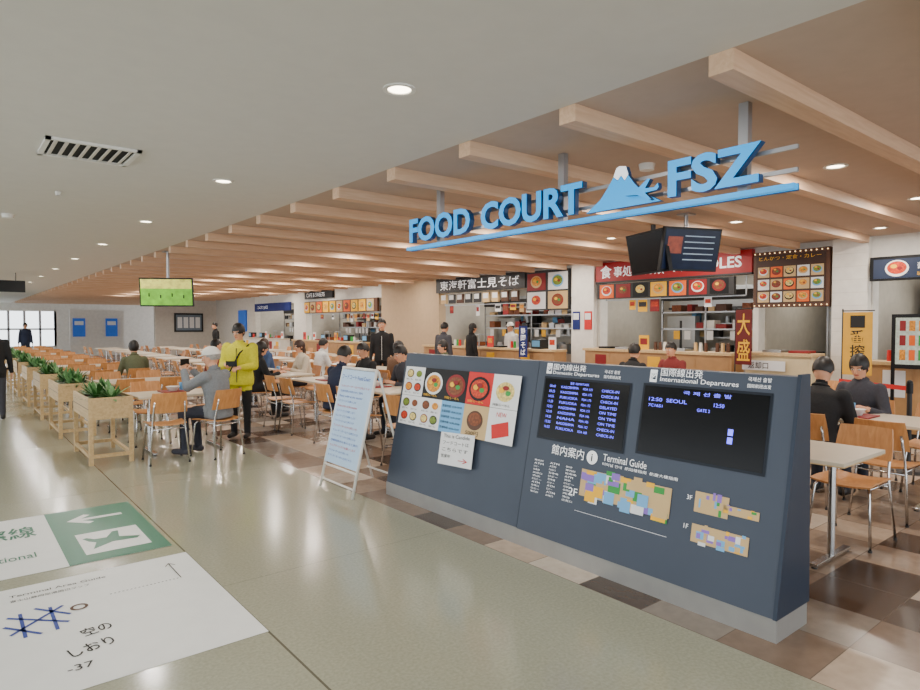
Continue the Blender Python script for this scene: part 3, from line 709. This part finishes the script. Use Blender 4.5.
# ------------------------------------------------------------ people
def ik(a, t, l1, l2, pole):
    d = t-a; L = d.length
    if L > .995*(l1+l2): t = a+d.normalized()*.995*(l1+l2); d = t-a; L = d.length
    n = d.normalized(); x = (l1*l1-l2*l2+L*L)/(2*L); h = math.sqrt(max(0, l1*l1-x*x))
    p = (pole-n*pole.dot(n)).normalized(); return a+n*x+p*h, t
hairblk = M('hair_black', (24,20,18), .5, noise=.3, nscale=60); hairgr = M('hair_grey', (150,146,140), .6, noise=.2, nscale=60); hairbr = M('hair_brown', (58,36,26), .5, noise=.3, nscale=60)
SK = M('skin', (218,160,126), .5, noise=.04); lipm = M('lips', (170,84,76), .5, noise=0); eyew = M('eye_white', (230,228,224), .3, noise=0)
shoe = M('shoe_black', (24,22,22), .5)
def person(name, x, y, hd, shirt, pants, sit=False, rh=None, lh=None, lean=None, yaw=0, pitch=0, s=1, vox=.018, hair=hairblk, long=False, cap=None, fem=False, hold=None, mask=False, collar=None, bag=None, shoes=shoe, bulk=1, twist=0):
    F = V((hd[0], hd[1], 0)).normalized(); R = V((F.y, -F.x, 0)); U = V((0,0,1)); base = V((x, y, 0))
    def W(p): return base+R*p[0]*s+F*p[1]*s+U*p[2]*s
    if lean is None: lean = .2 if sit else .02
    pel = V((0, -.03, .555/s)) if sit else V((0, 0, .92))
    tf_ = V((0, math.cos(lean), -math.sin(lean))); tu = V((0, math.sin(lean), math.cos(lean)))
    T = lambda a, b_, c: pel+V((a, 0, 0))+tf_*b_+tu*c
    sh = (.165 if fem else .182)*(1+(bulk-1)*.5)
    g = B(); m0 = shirt; prox = []
    def chain(pts, rs, key):
        for i in range(len(pts)-1):
            g.cyl(W(pts[i]), W(pts[i+1]), rs[i]*s, rs[i+1]*s, m0, 14); prox.append((W(pts[i]), W(pts[i+1]), rs[i]*s, rs[i+1]*s, key))
        for p, r in zip(pts, rs): g.sphere(W(p), r*s*.995, m0)
    wd = (.93 if fem else 1)*bulk
    rings = [(-.13,.165,.125),(-.05,.172,.128),(.08,.158,.118),(.2,.158,.116),(.33,.178,.125),(.42,.176,.112),(.475,.125,.088),(.51,.07,.066)]
    if sit: rings = rings[1:]; rings.insert(0, (-.10, .155, .12))
    vs = []; n = 20
    for c, rx, ry in rings:
        bb = wd if c < .45 else 1
        for i in range(n):
            a = 2*math.pi*i/n; vs.append(W(T(rx*bb*math.cos(a), ry*(bulk if c < .45 else 1)*math.sin(a)+(.01 if c > .25 else 0), c)))
    K = len(rings); fs = [(k*n+i, k*n+(i+1) % n, (k+1)*n+(i+1) % n, (k+1)*n+i) for k in range(K-1) for i in range(n)]+[list(range(n))[::-1], list(range((K-1)*n, K*n))]
    g.add(vs, fs, m0)
    for a in (-.08, 0, .08): prox.append((W(T(a, 0, -.1)), W(T(a, 0, .40)), .115*s*bulk, .12*s*bulk, 'shirt'))
    prox.append((W(T(-.12, 0, .44)), W(T(.12, 0, .44)), .07*s, .07*s, 'shirt')); prox.append((W(T(0, 0, .42)), W(T(0, 0, .50)), .09*s, .075*s, 'shirt'))
    hc = T(0, .03, .5)+V((0, .015+.02*math.sin(max(0, -pitch)), .155))
    chain([T(0, 0, .46), hc+V((0, -.015, -.06))], [.056, .052], 'skin')
    cy, sy = math.cos(yaw), math.sin(yaw); hf = F*cy*math.cos(pitch)+R*sy*math.cos(pitch)+U*math.sin(pitch); hr = (R*cy-F*sy).normalized(); hu = hr.cross(hf).normalized()
    HC = W(hc); HP = lambda a, b_, c: HC+(hr*a+hf*b_+hu*c)*s
    ax = (hr, hf, hu)
    g.sphere(HC, (.075*s, .094*s, .108*s), m0, ax, 20, 14); g.sphere(HP(0, .018, -.05), (.058*s, .068*s, .064*s), m0, ax, 16, 10); g.sphere(HP(0, .05, -.085), (.032*s, .03*s, .028*s), m0, ax)
    prox.append((HP(0, 0, .02), HP(0, .02, -.06), .095*s, .06*s, 'skin'))
    for sg in (-1, 1):
        if sit: hip, kn, an_ = V((sg*.09, -.01, pel.z-.01)), V((sg*.115, .40, .52/s)), V((sg*.12, .36, .09))
        else: hip, kn, an_ = V((sg*.088, 0, .88)), V((sg*.10, .02, .49)), V((sg*.105+.0, -.015 if sg > 0 else .03, .09))
        rr = (.088, .062, .047); chain([hip, kn, an_], rr, 'pants')
        toe = an_+V((sg*.02, .15, -.045)); heel = an_+V((0, -.035, -.04))
        chain([heel, toe], [.042, .036], 'shoes')
    prox.append((W(T(0, 0, -.16)), W(T(0, 0, -.17)), .1*s, .1*s, 'pants')) if not sit else None
    hands = []
    for sg, tgt in ((1, rh), (-1, lh)):
        S0 = T(sg*sh, 0, .425)
        t = V(tgt) if tgt else (V((sg*.15, .36, .775/s)) if sit else V((sg*.25*(1+(bulk-1)*.6), .05, .80)))
        pole = V((sg*.5, -.4, -1)) if tgt or sit else V((sg*.3, -1, 0))
        E, Wr = ik(S0, t, .285, .245, pole)
        chain([S0, E, Wr], [.062*bulk, .049*bulk, .036*bulk], 'shirt')
        A = (Wr-E).normalized()
        if sit and not tgt: A = (A+V((0, .6, .15))).normalized()
        if sit or tgt: N = V((-sg*.5, 0, -1))
        else: N = V((-sg, 0, 0))
        N = (N-A*N.dot(A)).normalized(); Sd = A.cross(N).normalized()
        inward = V((-sg, 0.2, 0.1)) if (sit or tgt) else V((0, 1, 0))
        if Sd.dot(inward) < 0: Sd = -Sd
        lw = lambda v: R*v.x+F*v.y+U*v.z
        pc = Wr+A*.05; g.sphere(W(pc), (.042*s, .055*s, .019*s), m0, (lw(Sd), lw(A), lw(N)), 14, 10)
        prox.append((W(Wr+A*.02), W(Wr+A*.09), .036*s, .04*s, 'skin'))
        hands.append((Wr, A, N, Sd, tgt is not None))
    me = bpy.data.meshes.new('tmp'); me.from_pydata(g.v, [], g.f); ob = bpy.data.objects.new('tmp', me); SC.collection.objects.link(ob)
    rm = ob.modifiers.new('r', 'REMESH'); rm.mode = 'VOXEL'; rm.voxel_size = vox; sm = ob.modifiers.new('s', 'SMOOTH'); sm.factor = .5; sm.iterations = 3
    dg = bpy.context.evaluated_depsgraph_get(); ev = bpy.data.meshes.new_from_object(ob.evaluated_get(dg))
    vs = [v.co.copy() for v in ev.vertices]; fs = [list(p.vertices) for p in ev.polygons]
    bpy.data.objects.remove(ob); bpy.data.meshes.remove(me); bpy.data.meshes.remove(ev)
    va = np.array([tuple(v) for v in vs]); fc = np.array([va[f].mean(0) for f in fs])
    best = np.full(len(fc), 1e9); key = np.zeros(len(fc), int); keys = ['shirt', 'pants', 'skin', 'shoes']
    for p0, p1, r0, r1, kk in prox:
        p0 = np.array(p0); d = np.array(p1)-p0; t = np.clip(((fc-p0)@d)/max(1e-9, d@d), 0, 1)
        ds = np.linalg.norm(fc-p0-t[:, None]*d, axis=1)-(r0+(r1-r0)*t); mm = ds < best; best[mm] = ds[mm]; key[mm] = keys.index(kk)
    o = B(); mats = [shirt, pants, SK, shoes]; ids = [o.mi(m_) for m_ in mats]
    o.v = [tuple(v) for v in vs]; o.f = fs; o.m = [ids[k] for k in key]; o.sm = [True]*len(fs)
    for sg in (-1, 1):
        o.sphere(HP(sg*.03, .084, .004), (.015*s, .009*s, .008*s), eyew, ax, 10, 6); o.sphere(HP(sg*.03, .0905, .004), (.0065*s, .004*s, .0065*s), black, ax, 8, 5)
        o.tube([HP(sg*.015, .092, .022), HP(sg*.032, .091, .027), HP(sg*.048, .08, .022)], .003*s, hair, 5)
        o.sphere(HP(sg*.076, -.005, -.005), (.011*s, .02*s, .03*s), SK, ax, 10, 7)
    o.tube([HP(0, .088, .012), HP(0, .10, -.01), HP(0, .108, -.026), HP(0, .088, -.034)], [.006*s, .009*s, .014*s, .008*s], SK, 8)
    if mask: o.sphere(HP(0, .045, -.045), (.062*s, .068*s, .052*s), paper, ax, 16, 10, keep=lambda m: m[1] > -.01)
    else: o.sphere(HP(0, .084, -.056), (.024*s, .008*s, .0065*s), lipm, ax, 10, 6)
    lo = -.085 if (long or fem) else -.045
    sx_ = .05 if fem else .06
    def hk(m):
        x_, y_, z_ = m[0]/s, m[1]/s, m[2]/s
        if z_ < lo: return False
        if y_ > .03 and z_ < .032 and abs(x_) < sx_: return False
        if y_ > .03 and z_ < (-.02 if fem else .012): return False
        if not fem and y_ > .0 and z_ < -.01: return False
        return True
    o.sphere(HP(0, -.010, .018), (.088*s, .107*s, .118*s), hair, ax, 36, 28, keep=hk)
    o.sphere(HP(0, -.012, .018), (.084*s, .101*s, .113*s), hair, ax, 36, 28, keep=hk)
    if long: o.sphere(HP(0, -.055, -.07), (.078*s, .05*s, .12*s), hair, ax, 14, 10)
    if cap:
        o.sphere(HP(0, -.005, .035), (.094*s, .113*s, .105*s), cap, ax, 22, 14, keep=lambda m: m[2] > -.005); o.tube([HP(-.06, .085, .035), HP(-.04, .14, .03), HP(0, .155, .032), HP(.04, .14, .03), HP(.06, .085, .035)], .008*s, cap, 6)
        o.add([HP(-.07, .08, .037), HP(-.04, .14, .032), HP(0, .158, .034), HP(.04, .14, .032), HP(.07, .08, .037)], [(0,1,2,3,4)], cap)
    cc = collar or shirt; pts = []
    for i in range(13):
        a = 2*math.pi*i/12; pts.append(W(T(.068*math.cos(a), .064*math.sin(a)+.005, .505+.012*(-math.sin(a)))))
    o.tube(pts, .013*s, cc, 8)
    if collar: o.obox(W(T(0, .12*bulk, .17)), (.008*s, .03*s, .5*s), (R, F*tf_.y+U*tf_.z, F*tu.y+U*tu.z), collar)
    for Wr, A, N, Sd, held in hands:
        cu = 1.35 if held else (.35 if sit else .6)
        for off, ln in ((.031, .070), (.011, .080), (-.010, .074), (-.030, .058)):
            p = Wr+A*.085+Sd*off; pts = [Wr+A*.06+Sd*off*.9, p]; ang = .15
            for q, fr_ in enumerate((.42, .33, .25)):
                ang += (.35, .55, .45)[q]*cu; p = p+(A*math.cos(ang)+N*math.sin(ang))*ln*fr_; pts.append(p.copy())
            o.tube([W(p_) for p_ in pts], [.0095*s, .0095*s, .009*s, .0082*s, .0065*s], SK, 7)
        p = Wr+A*.02+Sd*.025; q = p+(A*.6+Sd*.75+N*.2).normalized()*.045; r_ = q+(A*.85+Sd*.15+N*.5).normalized()*.032
        o.tube([W(p), W(q), W(r_)], [.013*s, .0105*s, .008*s], SK, 7)
    if hold == 'phone':
        c_ = (hands[0][0]+hands[0][1]*.10+hands[1][0]+hands[1][1]*.10)/2+V((0, 0, .035)); o.obox(W(c_), (.155*s, .01*s, .08*s), (R, F, U), black)
    if bag:
        k_ = bulk*1.04
        o.tube([W(T(-.15, .05, .47)), W(T(-.05, .135*k_, .35)), W(T(.08, .14*k_, .1)), W(T(.17*k_, .1, -.05))], .011*s, black, 6)
        o.tube([W(T(-.15, -.02, .47)), W(T(-.05, -.13*k_, .3)), W(T(.12, -.12*k_, .0)), W(T(.17*k_, .05, -.05))], .011*s, black, 6)
        o.obox(W(T(.19*k_, .07, -.1)), (.1*s, .17*s, .15*s), (R, F, U), black)
    return o.obj(name)
C = lambda n, c: M('cloth_'+n, c, .85, noise=.1, nscale=45, bump=.2)
yj = C('yellow', (206,200,34)); gry = C('grey_check', (124,128,132)); nvy = C('navy', (32,40,64)); blk = C('black', (22,22,25)); crm = C('cream', (204,192,172)); brn = C('brown', (100,72,52)); wht = C('white', (216,216,214)); dgy = C('charcoal', (58,58,66)); trs = C('trouser', (40,44,56)); rd = C('burgundy', (124,44,44)); olv = C('olive', (88,92,66)); blu2 = C('denim', (58,80,118))
capm = M('cap_white', (226,223,214), .8)
person('standing_woman', 3.22, 8.95, (-.62, -.78), yj, blk, rh=(.12, .25, 1.10), lh=(-.10, .27, 1.06), pitch=-.35, yaw=.25, fem=True, s=.955, vox=.013, hold='phone', bag=True, collar=dgy, bulk=1.25)
person('seated_elderly_man', 2.56, 7.93, (-.6, .8), gry, trs, sit=True, rh=(.08, .40, 1.03), lh=(-.08, .40, 1.03), lean=.12, yaw=-.3, pitch=-.1, vox=.013, cap=capm, hair=hairgr, hold='phone', shoes=dgy, bulk=1.15)
person('seated_man', 4.07, 7.68, (1, .15), nvy, trs, sit=True, lean=.22, pitch=-.3, vox=.015, bulk=1.15)
person('seated_woman', 4.07, 10.6, (1, 0), blk, blk, sit=True, fem=True, long=True)
person('seated_woman', 5.27, 11.2, (-1, 0), crm, trs, sit=True, fem=True, long=True, pitch=-.2, hair=hairbr)
person('seated_man', 5.27, 8.85, (-1, 0), blk, trs, sit=True, pitch=-.3, bulk=1.1)
person('seated_man', 5.27, 7.7, (-1, 0), dgy, trs, sit=True, pitch=-.3, lean=.3)
person('seated_man', 6.12, 9.45, (1, 0), brn, trs, sit=True, bulk=1.1)
person('seated_woman', 7.32, 9.45, (-1, 0), olv, trs, sit=True, fem=True)
person('seated_man', 6.12, 12.35, (1, 0), wht, trs, sit=True)
person('seated_woman', 5.27, 12.95, (-1, 0), blu2, trs, sit=True, fem=True, long=True, hair=hairbr)
person('seated_man', 4.07, 12.95, (1, 0), rd, trs, sit=True)
person('standing_man', 7.35, 11.8, (-.6, -.8), blk, blk, s=1.02, collar=wht)
person('standing_man', 9.0, 11.78, (1, .1), dgy, blu2, s=.98, bulk=1.1)
person('standing_woman', 9.95, 11.9, (1, -.2), blk, blk, s=.97, fem=True, long=True)
person('stall_clerk', 11.6, 12.2, (-1, 0), wht, blk, s=.98, cap=capm)
person('seated_man', 9.37, 5.95, (-1, 0), rd, trs, sit=True, pitch=-.1)
person('seated_man', 8.17, 5.95, (1, 0), blk, trs, sit=True)
person('seated_man', 6.12, 2.45, (1, 0), blk, trs, sit=True, pitch=-.4, lean=.3, vox=.015, bulk=1.15)
person('seated_woman', 7.32, 2.45, (-1, 0), dgy, trs, sit=True, pitch=-.35, lean=.3, fem=True, vox=.015)
person('standing_woman', .6, 13.2, (0, 1), blk, dgy, fem=True, s=.97, long=True)
person('seated_woman', 2.65, 12.7, (0, 1), olv, trs, sit=True, fem=True)
person('standing_man', 7.75, 24.0, (-1, 0), blk, trs, vox=.025)
person('standing_woman', 2.6, 33, (0, -1), nvy, trs, fem=True, vox=.025)
b = B()
for (x, y) in ((4.67, 7.6), (4.67, 9.0), (6.7, 2.3), (2.3, 8.7), (4.6, 11), (6.7, 9.3)):
    b.box((x-.2, y-.15, .739), (x+.12, y+.15, .752), redk); b.cyl((x-.05, y, .752), (x-.05, y, .81), .05, .085, white, 16); b.cyl((x+.08, y+.08, .752), (x+.08, y+.08, .85), .03, .033, ltb, 12)
    b.obj('food_tray'); b = B()

# ------------------------------------------------------------ world and camera
w = bpy.data.worlds.new('world'); SC.world = w; w.use_nodes = True
w.node_tree.nodes['Background'].inputs[0].default_value = (.90, .955, 1, 1); w.node_tree.nodes['Background'].inputs[1].default_value = 3.5
cd = bpy.data.cameras.new('camera'); cam = bpy.data.objects.new('camera', cd); SC.collection.objects.link(cam)
cd.sensor_width = 36; cd.lens = 635/920*36; cd.clip_end = 200
cam.location = (0, 0, 1.6)
cam.rotation_euler = (math.radians(90-1.8), 0, -math.radians(38.9))
SC.camera = cam
